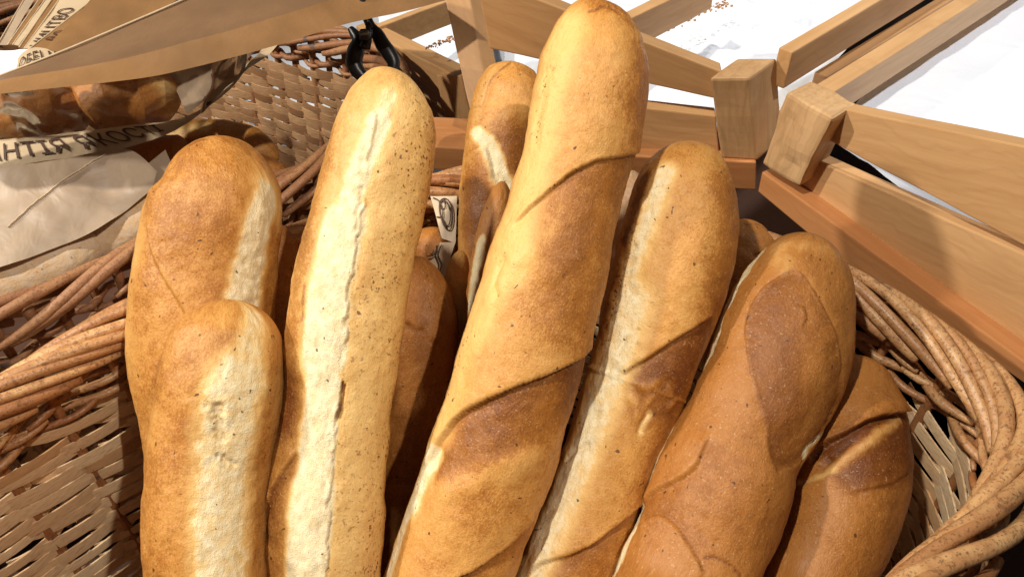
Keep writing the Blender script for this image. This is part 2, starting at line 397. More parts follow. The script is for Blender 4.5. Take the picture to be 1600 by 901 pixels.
# --- tallest loaf in the middle
rows = [(20,893,989),(50,863,1005),(100,843,1013),(150,832,1012),(200,822,1005),(250,812,990),(300,798,975),(350,780,965),(400,760,955),(450,748,945),(500,730,935),(550,715,920),(600,702,905),(650,688,890),(700,668,880),(750,648,862),(800,630,842),(850,615,822),(901,598,802)]
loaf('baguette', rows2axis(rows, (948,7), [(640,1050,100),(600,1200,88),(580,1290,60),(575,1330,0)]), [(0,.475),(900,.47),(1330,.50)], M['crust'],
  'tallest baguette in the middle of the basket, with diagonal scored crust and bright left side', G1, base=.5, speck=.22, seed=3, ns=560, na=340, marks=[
  dict(k='band', p=[(880,70),(858,130),(838,220),(815,310),(790,400)], w=36, soft=.9, dark=-1.1, pale=.38),  # this band and the next paint left-side brightness over the pale crust
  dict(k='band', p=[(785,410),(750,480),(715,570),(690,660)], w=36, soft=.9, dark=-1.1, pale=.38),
  dict(k='band', p=[(745,440),(722,500),(700,570),(668,660),(640,740),(618,820),(600,890)], w=13, soft=.8, pale=.6, dark=-.4),
  dict(k='band', p=[(678,705),(662,745),(650,775)], w=24, soft=.6, pale=.85),
  dict(k='band', p=[(650,770),(632,820),(612,890),(600,950)], w=18, soft=.6, pale=.8),
  dict(k='band', p=[(858,130),(845,175),(836,230)], w=9, soft=.9, speck=.9, h=-.0008),
  dict(k='band', p=[(735,515),(718,570),(705,600)], w=8, soft=.9, speck=1.0),
  dict(k='flap', p=[(1000,236),(940,262),(896,282),(842,322),(800,360)], w=26, h=.002, dark=.45, line=.35),
  dict(k='flap', p=[(925,532),(852,578),(763,615),(717,648),(688,690),(664,728)], w=34, h=.0034, dark=.75, line=.38, lip=.25),
  dict(k='poly', p=[(925,540),(852,585),(765,622),(722,655),(690,700),(715,735),(780,710),(850,680),(895,620)], w=26, dark=.35, h=-.0006),
  dict(k='band', p=[(712,745),(760,722),(830,700)], w=16, soft=.9, dark=-.35, h=.0012),
  dict(k='flap', p=[(838,790),(810,818),(754,856),(700,880),(640,905)], w=26, h=.0028, dark=.6, line=.6),
  dict(k='band', p=[(815,395),(790,440),(765,470)], w=12, soft=.9, pale=.35, h=.001),
  dict(k='groove', p=[(792,402),(775,440),(782,470)], w=6, h=.0018, dark=.2),
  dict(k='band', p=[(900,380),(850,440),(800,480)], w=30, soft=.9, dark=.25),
  dict(k='band', p=[(900,30),(950,24),(985,50)], w=18, soft=.9, dark=.3), dict(k='groove', p=[(912,42),(940,33),(968,42)], w=3, h=.0012, dark=.3), dict(k='band', p=[(1000,120),(985,250),(950,400),(915,520),(880,680)], w=34, soft=.9, dark=.4), dict(k='band', p=[(935,310),(900,400),(870,480)], w=40, soft=.95, dark=.3)])  # band along the right edge paints side shade into the crust
# --- second tall loaf, cream split down its length
rows = [(130,568,666),(160,541,678),(200,525,682),(250,512,680),(300,497,672),(350,480,660),(400,467,648),(450,456,640),(500,448,632),(550,445,625),(600,445,618),(650,437,612),(700,427,608),(750,415,603),(800,408,600),(850,410,596),(901,418,592)]
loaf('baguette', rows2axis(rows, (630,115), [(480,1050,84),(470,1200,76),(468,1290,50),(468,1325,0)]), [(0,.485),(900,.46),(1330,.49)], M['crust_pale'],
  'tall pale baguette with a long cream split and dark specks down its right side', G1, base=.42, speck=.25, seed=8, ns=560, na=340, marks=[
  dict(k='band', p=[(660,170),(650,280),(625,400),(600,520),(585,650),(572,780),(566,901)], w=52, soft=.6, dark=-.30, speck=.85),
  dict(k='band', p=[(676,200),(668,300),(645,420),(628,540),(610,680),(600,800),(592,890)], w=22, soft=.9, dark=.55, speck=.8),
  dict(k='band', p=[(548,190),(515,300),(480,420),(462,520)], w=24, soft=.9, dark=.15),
  dict(k='band', p=[(455,600),(440,700),(425,790),(430,890)], w=36, soft=.7, dark=.65), dict(k='band', p=[(520,220),(490,330),(465,440),(455,560),(450,650)], w=22, soft=.9, dark=.4),  # second band is limb shade painted along the left edge
  dict(k='flap', p=[(470,690),(445,730),(425,775),(417,830)], w=12, h=.002, dark=.4, line=.5),
  dict(k='band', p=[(605,165),(588,220),(572,270)], w=20, soft=.8, pale=.62, dark=-.2),
  dict(k='band', p=[(590,205),(568,265),(550,310),(533,370)], w=20, soft=.4, pale=.85),
  dict(k='band', p=[(540,350),(522,420),(512,490),(508,560)], w=33, soft=.32, pale=1),
  dict(k='band', p=[(508,545),(506,610),(500,680),(494,760)], w=27, soft=.32, pale=1),
  dict(k='band', p=[(495,740),(486,820),(476,901),(470,990)], w=30, soft=.32, pale=1),
  dict(k='flap', p=[(588,195),(580,240),(572,268)], w=9, h=.0014, line=.15),
  dict(k='flap', p=[(560,300),(567,330),(556,390),(547,450),(541,510),(536,545)], w=14, h=.0015, line=.1, j=4),
  dict(k='groove', p=[(562,300),(562,330),(556,372)], w=3.5, h=.0016, dark=.3, j=2),
  dict(k='flap', p=[(534,600),(526,660),(520,740),(512,830),(505,900)], w=12, h=.0012, line=.08, j=4),
  dict(k='band', p=[(537,596),(533,620),(530,642)], w=3, soft=.5, dark=1.8, line=.9, h=-.002),
  dict(k='band', p=[(478,540),(480,500),(480,450)], w=3, soft=.9, dark=.5)])
# --- loaf right of the tallest
rows = [(240,1032,1126),(270,1003,1141),(300,990,1149),(350,975,1152),(400,962,1147),(450,950,1136),(500,938,1117),(550,925,1097),(600,910,1077),(650,895,1057),(700,880,1040),(750,862,1020),(800,845,1002),(850,822,985),(901,800,962)]
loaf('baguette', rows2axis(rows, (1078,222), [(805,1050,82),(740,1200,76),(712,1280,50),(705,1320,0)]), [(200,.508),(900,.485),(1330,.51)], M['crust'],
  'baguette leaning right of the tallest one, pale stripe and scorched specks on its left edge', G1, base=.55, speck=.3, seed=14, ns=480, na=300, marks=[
  dict(k='band', p=[(1040,285),(1015,350),(990,420),(972,490),(955,560)], w=18, soft=.7, pale=.68, dark=-.25),
  dict(k='band', p=[(1028,295),(1010,360),(995,410)], w=5, soft=.6, pale=.8),
  dict(k='band', p=[(985,470),(962,560),(925,660),(880,780),(843,870),(822,930)], w=33, soft=.7, pale=.72, dark=-.3),
  dict(k='band', p=[(925,640),(905,700),(880,760),(850,840)], w=22, soft=.6, pale=.82),
  dict(k='band', p=[(1010,290),(993,340),(982,380)], w=11, soft=.7, dark=1.1, speck=1.2),
  dict(k='band', p=[(990,380),(965,460),(945,530)], w=14, soft=.8, dark=.35, speck=1.6),
  dict(k='flap', p=[(1112,490),(1065,525),(1022,554),(968,592)], w=26, h=.0024, dark=.55, line=.6),
  dict(k='poly', p=[(1105,505),(1030,560),(975,600),(985,660),(1040,660),(1070,600)], w=18, dark=.35),
  dict(k='groove', p=[(1013,640),(1002,665),(998,675)], w=5, h=.0016), dict(k='band', p=[(1013,645),(1004,662),(1000,672)], w=5, soft=.8, pale=.45),
  *[dict(k='band', p=[(x,y),(x+q,y+6)], w=5, soft=.9, dark=-.35, h=.0011) for x,y,q in ((1003,602,9),(1023,596,-4),(1040,608,3),(985,622,5),(1015,622,-3),(1048,628,-6),(992,640,2))],
  dict(k='groove', p=[(885,720),(905,700),(925,690)], w=4, h=.0016),
  dict(k='flap', p=[(1010,770),(974,802),(905,849),(852,870),(830,885)], w=24, h=.0026, dark=.6, line=.65),
  dict(k='band', p=[(1130,300),(1135,400),(1110,480),(1060,620),(1010,760)], w=30, soft=.9, dark=.45)])  # shade of the loaf's right side painted into its crust colour
# --- right loaf with the oval dark score
rows = [(380,1216,1300),(400,1196,1318),(430,1172,1330),(470,1146,1334),(500,1130,1332),(550,1111,1329),(580,1098,1322),(620,1078,1304),(660,1056,1284),(700,1037,1250),(750,1020,1240),(800,1005,1226),(850,985,1206),(901,957,1190)]
loaf('baguette', rows2axis(rows, (1262,365), [(1010,1050,112),(965,1180,98),(945,1260,66),(940,1300,0)]), [(360,.505),(900,.455),(1330,.49)], M['crust_brown'],
  'wide brown loaf at the right with an oval dark score and ragged cream left edge', G1, cat='loaf', base=.6, speck=.12, seed=21, ns=480, na=340, flat=.8, marks=[
  dict(k='poly', p=[(1223,447),(1189,472),(1168,515),(1163,560),(1166,601),(1178,650),(1192,704),(1206,738),(1235,722),(1262,690),(1296,632),(1301,583),(1287,522),(1256,462),(1239,443)], w=6, dark=.58, h=-.0014, line=.55, speck=.2),
  dict(k='flap', p=[(1300,600),(1287,522),(1253,458),(1236,440)][::-1], w=12, h=.0010, line=.2),
  dict(k='flap', p=[(1223,447),(1189,472),(1168,515),(1163,560),(1170,620),(1190,700)][::-1], w=12, h=.0012, line=.2),
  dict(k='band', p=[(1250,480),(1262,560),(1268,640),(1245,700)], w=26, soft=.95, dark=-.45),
  dict(k='flap', p=[(1232,500),(1248,500),(1252,518),(1244,532)], w=5, h=.001, line=.5),
  dict(k='band', p=[(1192,402),(1165,440),(1142,478),(1118,540),(1088,600),(1062,645),(1040,695),(1022,748),(1004,800),(984,850),(962,898)], w=13, soft=.5, pale=1, fade=False, j=1.6),
  dict(k='band', p=[(1332,560),(1305,622),(1285,660),(1252,700),(1242,722)], w=5, soft=.6, pale=.9, fade=False),
  dict(k='band', p=[(1215,395),(1260,400),(1320,405)], w=12, soft=.9, dark=-.35, pale=.15), dict(k='band', p=[(1225,430),(1215,400)], w=22, soft=.9, dark=-.5, pale=.2),
  dict(k='flap', p=[(1110,690),(1085,745),(1040,770),(1000,805)], w=26, h=.0022, dark=.25, line=.25),
  dict(k='flap', p=[(1100,900),(1080,865),(1055,830),(1030,815),(1000,830)][::-1], w=14, h=.002, dark=.3, line=.6),
  dict(k='groove', p=[(1095,870),(1115,872),(1140,880),(1152,898)], w=2, h=.001, dark=.5, line=.6)])
# --- rightmost loaf
rows = [(572,1312,1386),(590,1290,1397),(610,1275,1404),(650,1256,1414),(700,1243,1420),(750,1238,1416),(800,1225,1405),(850,1208,1385),(901,1190,1352)]
loaf('baguette', rows2axis(rows, (1355,560), [(1215,1050,90),(1180,1160,70),(1165,1240,0)]), [(560,.51),(900,.47),(1240,.48)], M['crust_brown'],
  'rightmost loaf, half hidden, with a dark gash and cream ridge near its top', G1, cat='loaf', base=.65, speck=.1, seed=27, ns=420, na=300, marks=[
  dict(k='poly', p=[(1280,716),(1323,692),(1365,664),(1402,640),(1416,673),(1416,734),(1380,766),(1327,785),(1302,762)], w=14, dark=.6, h=-.001, line=.1),
  dict(k='flap', p=[(1408,636),(1365,665),(1323,693),(1282,718),(1270,745)], w=16, h=.0045, dark=.5, line=.75),
  dict(k='band', p=[(1300,750),(1330,725),(1365,693),(1400,660)], w=8, soft=.95, pale=.22, dark=-1.1, h=.0012),
  dict(k='band', p=[(1235,776),(1265,765),(1305,752)], w=6, soft=.9, pale=.35, dark=-.7),
  dict(k='flap', p=[(1410,735),(1380,762),(1325,785)], w=10, h=.001, line=.2),
  dict(k='groove', p=[(1250,770),(1290,745),(1300,730)], w=8, h=.002, dark=.2)])
# --- left back loaf
rows = [(235,272,375),(250,262,400),(280,252,428),(300,248,437),(350,232,437),(400,218,430),(450,210,426),(500,207,425),(550,208,424),(600,215,425),(650,224,425),(700,232,425),(800,238,425)]
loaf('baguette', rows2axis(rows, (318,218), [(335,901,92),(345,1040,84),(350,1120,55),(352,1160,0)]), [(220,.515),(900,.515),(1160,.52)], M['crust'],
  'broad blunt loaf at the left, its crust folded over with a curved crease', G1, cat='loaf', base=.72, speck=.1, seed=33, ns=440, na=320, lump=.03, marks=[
  dict(k='band', p=[(412,320),(398,350),(388,400),(378,450),(370,520)], w=26, soft=.5, pale=.95),
  dict(k='band', p=[(405,300),(425,310),(432,340)], w=18, soft=.8, dark=-.5, pale=.3),
  dict(k='flap', p=[(300,500),(285,470),(262,425),(247,385),(243,345)], w=16, h=.0022, dark=.05, line=.3, lip=.1),
  dict(k='flap', p=[(306,232),(330,226),(352,234)], w=8, h=.001, line=.3),
  dict(k='groove', p=[(300,240),(316,229),(330,228)], w=4, h=.0014, dark=.4),
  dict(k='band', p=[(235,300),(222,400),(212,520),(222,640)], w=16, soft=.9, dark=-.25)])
# --- short front-left loaf
rows = [(482,308,405),(500,284,425),(520,270,436),(560,258,441),(600,250,441),(650,241,436),(700,235,427),(750,230,419),(800,228,413),(850,230,410),(901,235,411)]
loaf('baguette', rows2axis(rows, (354,468), [(325,1040,86),(330,1140,60),(332,1190,0)]), [(460,.455),(900,.435),(1190,.45)], M['crust'],
  'short round-topped loaf at the front left with a wide torn cream strip', G1, cat='loaf', base=.68, speck=.1, seed=41, ns=440, na=320, lump=.035, marks=[
  dict(k='band', p=[(395,500),(388,540),(378,590),(372,640)], w=24, soft=.7, pale=.62, dark=-.3),
  dict(k='band', p=[(425,530),(430,600),(420,700),(408,800),(400,890)], w=20, soft=.9, dark=-.1, speck=.6, pale=.15),
  dict(k='band', p=[(370,590),(355,650),(348,720),(345,790),(342,890),(342,960)], w=42, soft=.5, pale=.70, j=2),
  dict(k='band', p=[(352,622),(360,640),(352,660)], w=8, soft=.8, dark=.6, pale=-.1),
  dict(k='groove', p=[(338,622),(342,650),(352,684)], w=6, h=.0026, dark=.2, line=.25, j=3),
  dict(k='groove', p=[(338,698),(352,716),(366,728)], w=4, h=.0022, dark=.2, line=.15, j=3),
  dict(k='band', p=[(350,625),(358,632),(354,645)], w=9, soft=.8, pale=.1, dark=-.1, h=.001),
  dict(k='groove', p=[(250,885),(270,889),(295,886)], w=2, h=.001, dark=.5, line=.6)])
# --- far loaf behind the tallest
rows = [(110,762,836),(140,742,850),(180,734,856),(230,725,852),(300,718,846),(350,714,838),(400,712,830),(450,710,822),(500,712,815),(600,712,805)]
loaf('baguette', rows2axis(rows, (800,98), [(755,720,44),(750,900,40),(748,1000,0)]), [(90,.60),(1000,.60)], M['crust'],
  'slim baguette standing behind the tallest one, with a twisted pale seam', G1, base=.5, speck=.15, seed=47, ns=300, na=220, marks=[
  dict(k='band', p=[(770,120),(752,160),(745,195)], w=10, soft=.8, pale=.3, dark=.2, speck=.6),
  dict(k='flap', p=[(800,104),(768,135),(755,180)], w=8, h=.0016, line=.2),
  dict(k='band', p=[(745,215),(765,240),(778,275),(790,300)], w=11, soft=.5, pale=.9),
  dict(k='flap', p=[(725,262),(738,245),(758,240),(765,262),(772,290),(790,310)], w=9, h=.002, dark=.1, line=.3),
  dict(k='band', p=[(800,230),(810,260),(830,280)], w=24, soft=.8, dark=.6),
  dict(k='band', p=[(740,290),(745,350),(760,400)], w=24, soft=.8, dark=.55)])
rows = [(310,764,800),(350,748,800),(400,738,800),(450,730,800),(500,727,800),(600,727,800)]
loaf('baguette', rows2axis(rows, (785,283), [(760,750,38),(760,830,0)]), [(280,.56),(830,.545)], M['crust_brown'],
  'narrow loaf almost hidden at the left edge of the tallest baguette', G1, base=.4, seed=51, ns=200, na=160, marks=[
  dict(k='band', p=[(752,380),(742,430),(734,480)], w=10, soft=.5, pale=.85)])
rows = [(420,612,686),(450,598,704),(500,590,716),(550,588,716),(600,586,708),(700,580,696),(800,575,690)]
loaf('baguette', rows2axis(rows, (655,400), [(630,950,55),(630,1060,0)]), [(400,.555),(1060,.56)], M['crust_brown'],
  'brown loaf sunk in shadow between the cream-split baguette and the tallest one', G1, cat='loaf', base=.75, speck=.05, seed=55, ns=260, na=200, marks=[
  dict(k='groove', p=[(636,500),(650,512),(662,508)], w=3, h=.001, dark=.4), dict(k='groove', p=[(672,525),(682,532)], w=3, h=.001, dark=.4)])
rows = [(375,400,461),(400,398,466),(450,396,470),(500,398,478),(600,400,480)]
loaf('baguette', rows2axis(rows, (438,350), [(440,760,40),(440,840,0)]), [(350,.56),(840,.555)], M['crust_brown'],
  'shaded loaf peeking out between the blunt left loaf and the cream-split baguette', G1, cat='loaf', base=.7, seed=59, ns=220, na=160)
rows = [(352,1140,1192),(370,1118,1208),(400,1110,1213),(450,1105,1200),(520,1100,1180)]
loaf('baguette', rows2axis(rows, (1168,342), [(1130,650,38),(1120,720,0)]), [(340,.57),(720,.58)], M['crust_brown'],
  'small brown loaf end showing between the two leaning loaves at right', G1, cat='loaf', base=.5, seed=63, ns=220, na=180, marks=[
  dict(k='flap', p=[(1210,365),(1185,352),(1160,352)], w=8, h=.0015, line=.3), dict(k='groove', p=[(1175,402),(1188,398)], w=4, h=.001, dark=.8)])
rows = [(285,966,1006),(310,960,1010),(360,955,1008),(450,940,1000)]
loaf('baguette', rows2axis(rows, (988,266), [(960,560,28),(955,620,0)]), [(260,.585),(620,.585)], M['crust_flour'],
  'sliver of a pale loaf between the tallest baguette and its right neighbour', G1, cat='loaf', base=.3, seed=67, ns=160, na=140)
rows = [(366,645,708),(385,635,718),(420,630,722),(480,628,722)]
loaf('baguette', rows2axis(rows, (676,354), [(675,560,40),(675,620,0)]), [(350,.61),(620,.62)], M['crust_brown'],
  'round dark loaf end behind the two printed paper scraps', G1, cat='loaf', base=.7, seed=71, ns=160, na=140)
rows = [(410,700,738),(440,694,744),(480,690,746),(560,690,744)]
loaf('baguette', rows2axis(rows, (722,390), [(715,660,22),(715,700,0)]), [(390,.585),(700,.59)], M['crust'],
  'thin golden loaf just left of the slim twisted baguette, low down', G1, cat='loaf', base=.3, seed=73, ns=160, na=120)
# --- loaves lying in the rear basket
G2 = 'loaves lying in the rear basket'
def lying(ax, dep, mat, label, seed, **kw):
    loaf('loaf', ax, (lambda u, v: np.interp(u, [ax[0][0], ax[-1][0]], dep)), mat, label, G2, cat='loaf', seed=seed, vertical=False, ns=200, na=160, **kw)
lying([(235,228,0),(262,230,32),(300,228,40),(350,228,42),(395,234,36),(422,244,20),(434,250,0)], (.78,.76), M['crust'], 'floury oval loaf lying against the open weave of the rear basket', 81, base=.7, marks=[dict(k='band', p=[(275,215),(300,205),(340,200)], w=10, soft=.9, pale=.5)])
lying([(330,262,0),(355,258,22),(400,262,26),(440,274,18),(452,280,0)], (.755,.735), M['crust_brown'], 'small brown loaf end under the floury loaf in the rear basket', 82, base=.7)
lying([(180,262,0),(200,250,22),(235,240,30),(280,236,26),(300,236,0)], (.74,.74), M['crust_brown'], 'reddish loaf end between the printed bag and the floury loaf', 83, base=.65)
lying([(-120,480,0),(-80,465,40),(-20,440,55),(50,415,58),(110,392,50),(150,375,28),(160,370,0)], (.585,.635), M['crust_dusty'], 'flour-dusted loaf under the grey paper at the left edge of the rear basket', 84, base=.25, marks=[dict(k='band', p=[(-20,400),(50,375),(100,360)], w=22, soft=.9, pale=.4)])
lying([(118,410,0),(132,396,22),(165,372,40),(205,345,46),(245,315,38),(265,300,0)], (.635,.66), M['crust_dusty'], 'flour-dusted loaf with a brown end beside the blunt standing loaf', 85, base=.4, marks=[dict(k='band', p=[(200,320),(230,300)], w=16, soft=.9, pale=.4), dict(k='band', p=[(125,400),(135,370)], w=14, soft=.8, dark=.6)])
lying([(-120,205,0),(-90,196,50),(-20,186,60),(60,178,60),(100,172,50),(135,166,22),(140,168,0)], (.655,.675), M['crust_brown'], 'brown loaf inside the film-window bag, left one', 86, base=.45)
lying([(122,178,0),(135,168,42),(170,158,54),(225,150,52),(262,148,38),(284,150,0)], (.675,.70), M['crust_brown'], 'brown loaf inside the film-window bag, right one with pale end', 87, base=.4, marks=[dict(k='band', p=[(262,130),(272,150),(268,175)], w=16, soft=.8, pale=.5)])
# ------------------------------------------------------------------ baskets
def basket(loc, loop, depth, label, rodm, splm, rods, row, stripw, sp_stake, slant, inset, group, rad=.0048, thr=None, seed=3, rim_scale=1.0, wale=4):
    rnd = random.Random(seed); t = empty('wicker_basket', loc, label, 'basket', group)
    L = catmull(loop, 1400, True); seg = np.linalg.norm(np.diff(np.concatenate([L, L[:1]]), axis=0), axis=1); S = np.concatenate([[0], np.cumsum(seg)]); per = S[-1]
    LL = np.concatenate([L, L[:1]]); area = .5*np.sum(L[:, 0]*np.roll(L[:, 1], -1)-np.roll(L[:, 0], -1)*L[:, 1])
    def at(s):
        s = np.asarray(s) % per; p = np.stack([np.interp(s, S, LL[:, k]) for k in (0, 1)], -1)
        a = np.stack([np.interp((s+.004) % per, S, LL[:, k]) for k in (0, 1)], -1); b = np.stack([np.interp((s-.004) % per, S, LL[:, k]) for k in (0, 1)], -1)
        tt = a-b; tt /= np.linalg.norm(tt, axis=-1)[..., None]; n = np.stack([tt[..., 1], -tt[..., 0]], -1)*(1 if area > 0 else -1); return p, n  # n outward
    z0 = loc[2] if len(loc) > 2 else 0
    def pos(s, off, z):
        p, n = at(s); o = off-inset*np.clip(-np.asarray(z)/depth, 0, 1); q = p+n*np.asarray(o)[..., None]
        return np.concatenate([q, (np.zeros(q.shape[:-1])+z+ZR)[..., None]], -1)
    ZR = rim_scale*0
    # rim: twisted border rods
    mb = MB(); nr = int(per/rods); n = 26; q = np.linspace(0, 1, n)
    cs = np.array([[-.0115, -.017], [-.0125, -.006], [-.008, .004], [.001, .0075], [.009, .003], [.0135, -.008], [.013, -.020]])*.9
    cp = catmull(cs, n)
    for k in range(nr):
        ln = rods*(7.5+rnd.uniform(-1., 1.2)); s0 = k*per/nr+rnd.uniform(-.003, .003); jx, jz = rnd.uniform(-.0016, .0016), rnd.uniform(-.0016, .0016)
        s = s0+slant_dir*q*ln; pts = pos(s, cp[:, 0]+jx+np.sin(q*9+k)*.0008, 0*q+cp[:, 1]+jz)
        r = rad*rnd.uniform(.8, 1.15)*np.interp(q, [0, .08, .8, 1], [.8, 1, .92, .6]); mb.tube(pts, r, 9, rnd.random())
    mb.build('braided_rim', rodm, t)
    mb = MB()
    for w in range(wale):
        z = -.022-.0062*w
        ph = w*math.pi/1.5
        seglen = .17
        s0 = 0
        while s0 < per:
            l = seglen*rnd.uniform(.8, 1.3); qq = np.linspace(0, 1, 34); s = s0+qq*l
            off = np.sin(s/(sp_stake)*math.pi+ph)*.0062+rnd.uniform(-.001, .001)
            mb.tube(pos(s, off+.0005, z+np.sin(qq*7+w)*.0012+rnd.uniform(-.0015, .0015)+qq*.004*rnd.choice((-1, 1))), rad*.72*rnd.uniform(.8, 1.15)*np.interp(qq, [0, .1, .9, 1], [.55, 1, 1, .55]), 7, rnd.random()*.9)
            s0 += l*.93
    mb.build('wale_band', rodm, t)
    ns = int(per/sp_stake); sp = per/ns
    for k in range(min(ns, 98)):
        mb = MB(); zz = np.linspace(-.004, -depth, 14); mb.tube(pos(np.full(14, k*sp+rnd.uniform(-.002, .002)), np.zeros(14)+rnd.uniform(-.001, .001), zz), .0034*rnd.uniform(.85, 1.15), 7, rnd.random()*.35)
        mb.build('stake', rodm, t)
    mb = MB(); zt = -.022-.0062*wale-.003; rowsn = int((depth+zt)/row)
    for j in range(rowsn):
        for k in range(ns):
            ln = rnd.uniform(1.75, 2.15) if stripw > .008 else rnd.uniform(1.9, 2.1); qq = np.linspace(0, 1, 13); par = (k+j) % 2 if stripw < .008 else 0
            if stripw < .008 and (k+j) % 2: continue
            s = (k-.25+qq*ln+(rnd.uniform(-.12, .12)))*sp*slant_dir2
            off = -np.sin(qq*math.pi)**.7*.0085+.0045+rnd.uniform(-.0008, .0008)
            z = zt-row*j-slant*(qq-.5)*row*1.0+rnd.uniform(-1, 1)*row*.10+rnd.uniform(-.4, .4)*.5*row*qq
            p = pos(s, off, z); pp, nn = at(s); nd = np.concatenate([-nn, np.zeros((len(nn), 1))], -1)
            wd = np.array([0, 0, 1.])+np.zeros_like(nd)
            tl = rnd.random()**.8
            mb.ribbon(p, wd, stripw*rnd.uniform(.75, 1.2)*np.interp(qq, [0, .15, .85, 1], [.45, 1, 1, .35]), nd, .0012, tl)
    mb.build('woven_wall', splm, t, False)
    # base
    c = L.mean(0); k = 120; ring = pos(np.linspace(0, per, k, endpoint=False), np.zeros(k), np.full(k, -depth)); V = np.concatenate([ring, [[c[0], c[1], -depth]]])
    mesh('base', V, [(i, (i+1) % k, k) for i in range(k)], M['table'], t, False)
    return t, pos, at, per
slant_dir = 1; slant_dir2 = 1
front_loop = [(-.318, .285), (-.25, .372), (-.168, .445), (-.055, .522), (.045, .528), (.11, .498), (.166, .453), (.232, .398), (.276, .338), (.285, .277), (.245, .222), (.190, .182), (.12, .13), (0, .075), (-.16, .075), (-.30, .14), (-.35, .22)]
front_loop = front_loop[::-1]
basket((0, .3, 0), front_loop, .30, 'large oval willow basket in front holding the standing baguettes, with thick twisted rim', M['rod'], M['splint'], .028, .0132, .0094, .041, -1.15, .008, 'wicker bread baskets', seed=5, rad=.0041, wale=5)
rear_loop = [(-.355, .36), (-.268, .432), (-.192, .508), (-.155, .550), (-.120, .625), (-.112, .71), (-.15, .77), (-.225, .805), (-.36, .845), (-.56, .86), (-.72, .80), (-.76, .62), (-.70, .42), (-.52, .33)]
rear_loop = rear_loop[::-1]
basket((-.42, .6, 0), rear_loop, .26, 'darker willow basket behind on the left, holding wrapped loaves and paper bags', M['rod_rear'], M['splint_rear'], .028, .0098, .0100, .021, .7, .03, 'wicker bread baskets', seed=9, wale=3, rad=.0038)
def patch(name, c, mat, parent=None, nu=40, nv=16, bulge=0.0, wr=.0015, seed=0, label=None, cat=None, group=None, thick=0, ragged=0):
    """paper sheet from four corner points (tl, tr, br, bl as 3D) or a function f(a, b) -> point"""
    if callable(c): f = c
    else:
        c = [np.array(x, float) for x in c]; nq = np.cross(c[1]-c[0], c[3]-c[0]); nq /= np.linalg.norm(nq)
        if np.dot(nq, C0-c[0]) < 0: nq = -nq
        def f(a, b):
            p = (1-a)*(1-b)*c[0]+a*(1-b)*c[1]+a*b*c[2]+(1-a)*b*c[3]; return p+nq*bulge*4*b*(1-b)
    A, B = np.meshgrid(np.linspace(0, 1, nu), np.linspace(0, 1, nv)); V = np.array([f(a, b) for a, b in zip(A.ravel(), B.ravel())])
    e1 = V.reshape(nv, nu, 3); n = np.cross(np.gradient(e1, axis=1), np.gradient(e1, axis=0)).reshape(-1, 3); n /= np.linalg.norm(n, axis=1)[:, None]+1e-12
    w = fbm(V*35, seed, 3)*wr+np.abs(fbm(V*18+5, seed+3, 2))*wr*1.4
    V = V+n*w[:, None]
    i = np.arange(nv-1)[:, None]*nu; j = np.arange(nu-1)[None, :]; Fq = np.stack([i+j, i+j+1, i+nu+j+1, i+nu+j], -1).reshape(-1, 4)
    if ragged: pass
    o = mesh(name, V, Fq, mat, parent)
    if label: tag(o, label, cat, group)
    def g(a, b):      # surface point lifted slightly towards the camera
        p = f(a, b); pa = f(min(a+.01, 1), b)-f(max(a-.01, 0), b); pb = f(a, min(b+.01, 1))-f(a, max(b-.01, 0)); m = np.cross(pa, pb); m /= np.linalg.norm(m)+1e-12
        q = np.array([p]); ww = (fbm(q*35, seed, 3)*wr+np.abs(fbm(q*18+5, seed+3, 2))*wr*1.4)[0]; q = p+m*ww
        if np.dot(m, C0-p) < 0: m = -m
        return q+m*.0011
    return o, g
def text_on(name, s, g, a0, a1, b0, b1, parent, mat, bold=.012, flip=False):
    """lettering as a mesh laid on a paper patch: string spans a0..a1 along, b0 (top) .. b1 (baseline)"""
    cu = bpy.data.curves.new(name, 'FONT'); cu.body = s; cu.offset = bold; cu.resolution_u = 3; to = bpy.data.objects.new(name, cu); COL.objects.link(to)
    bpy.context.view_layer.update(); me = bpy.data.meshes.new_from_object(to.evaluated_get(bpy.context.evaluated_depsgraph_get())); bpy.data.objects.remove(to)
    import bmesh
    bm = bmesh.new(); bm.from_mesh(me); bmesh.ops.triangulate(bm, faces=bm.faces[:])
    for _ in range(2):
        el = [e for e in bm.edges if e.calc_length() > .12]
        if el: bmesh.ops.subdivide_edges(bm, edges=el, cuts=1)
        bmesh.ops.triangulate(bm, faces=bm.faces[:])
    xs = [v.co.x for v in bm.verts]; ys = [v.co.y for v in bm.verts]; x0, x1, y0, y1 = min(xs), max(xs), min(ys), max(ys)
    V = [g(a0+(v.co.x-x0)/(x1-x0)*(a1-a0), b1+(v.co.y-y0)/(y1-y0)*(b0-b1)) for v in bm.verts]; bm.verts.index_update()
    Fc = [tuple(v.index for v in f.verts) for f in bm.faces]; bm.free()
    return mesh(name, V, Fc, mat, parent, False)
def lines_on(name, strokes, g, parent, mat, r=.0005):
    mb = MB()
    for st in strokes:
        p = catmull(st, 8*len(st)) if len(st) > 2 else np.array(st, float); mb.tube([g(min(max(a, 0), 1), min(max(b, 0), 1)) for a, b in p], r, 5)
    return mb.build(name, mat, parent)
def ell(cx, cy, rx, ry, t0=0, t1=360, rot=0, n=12):
    o = []
    for k in range(n+1):
        t = R(t0+(t1-t0)*k/n); x, y = rx*math.cos(t), ry*math.sin(t); c, s = math.cos(R(rot)), math.sin(R(rot)); o.append((cx+x*c-y*s, cy+x*s+y*c))
    return o
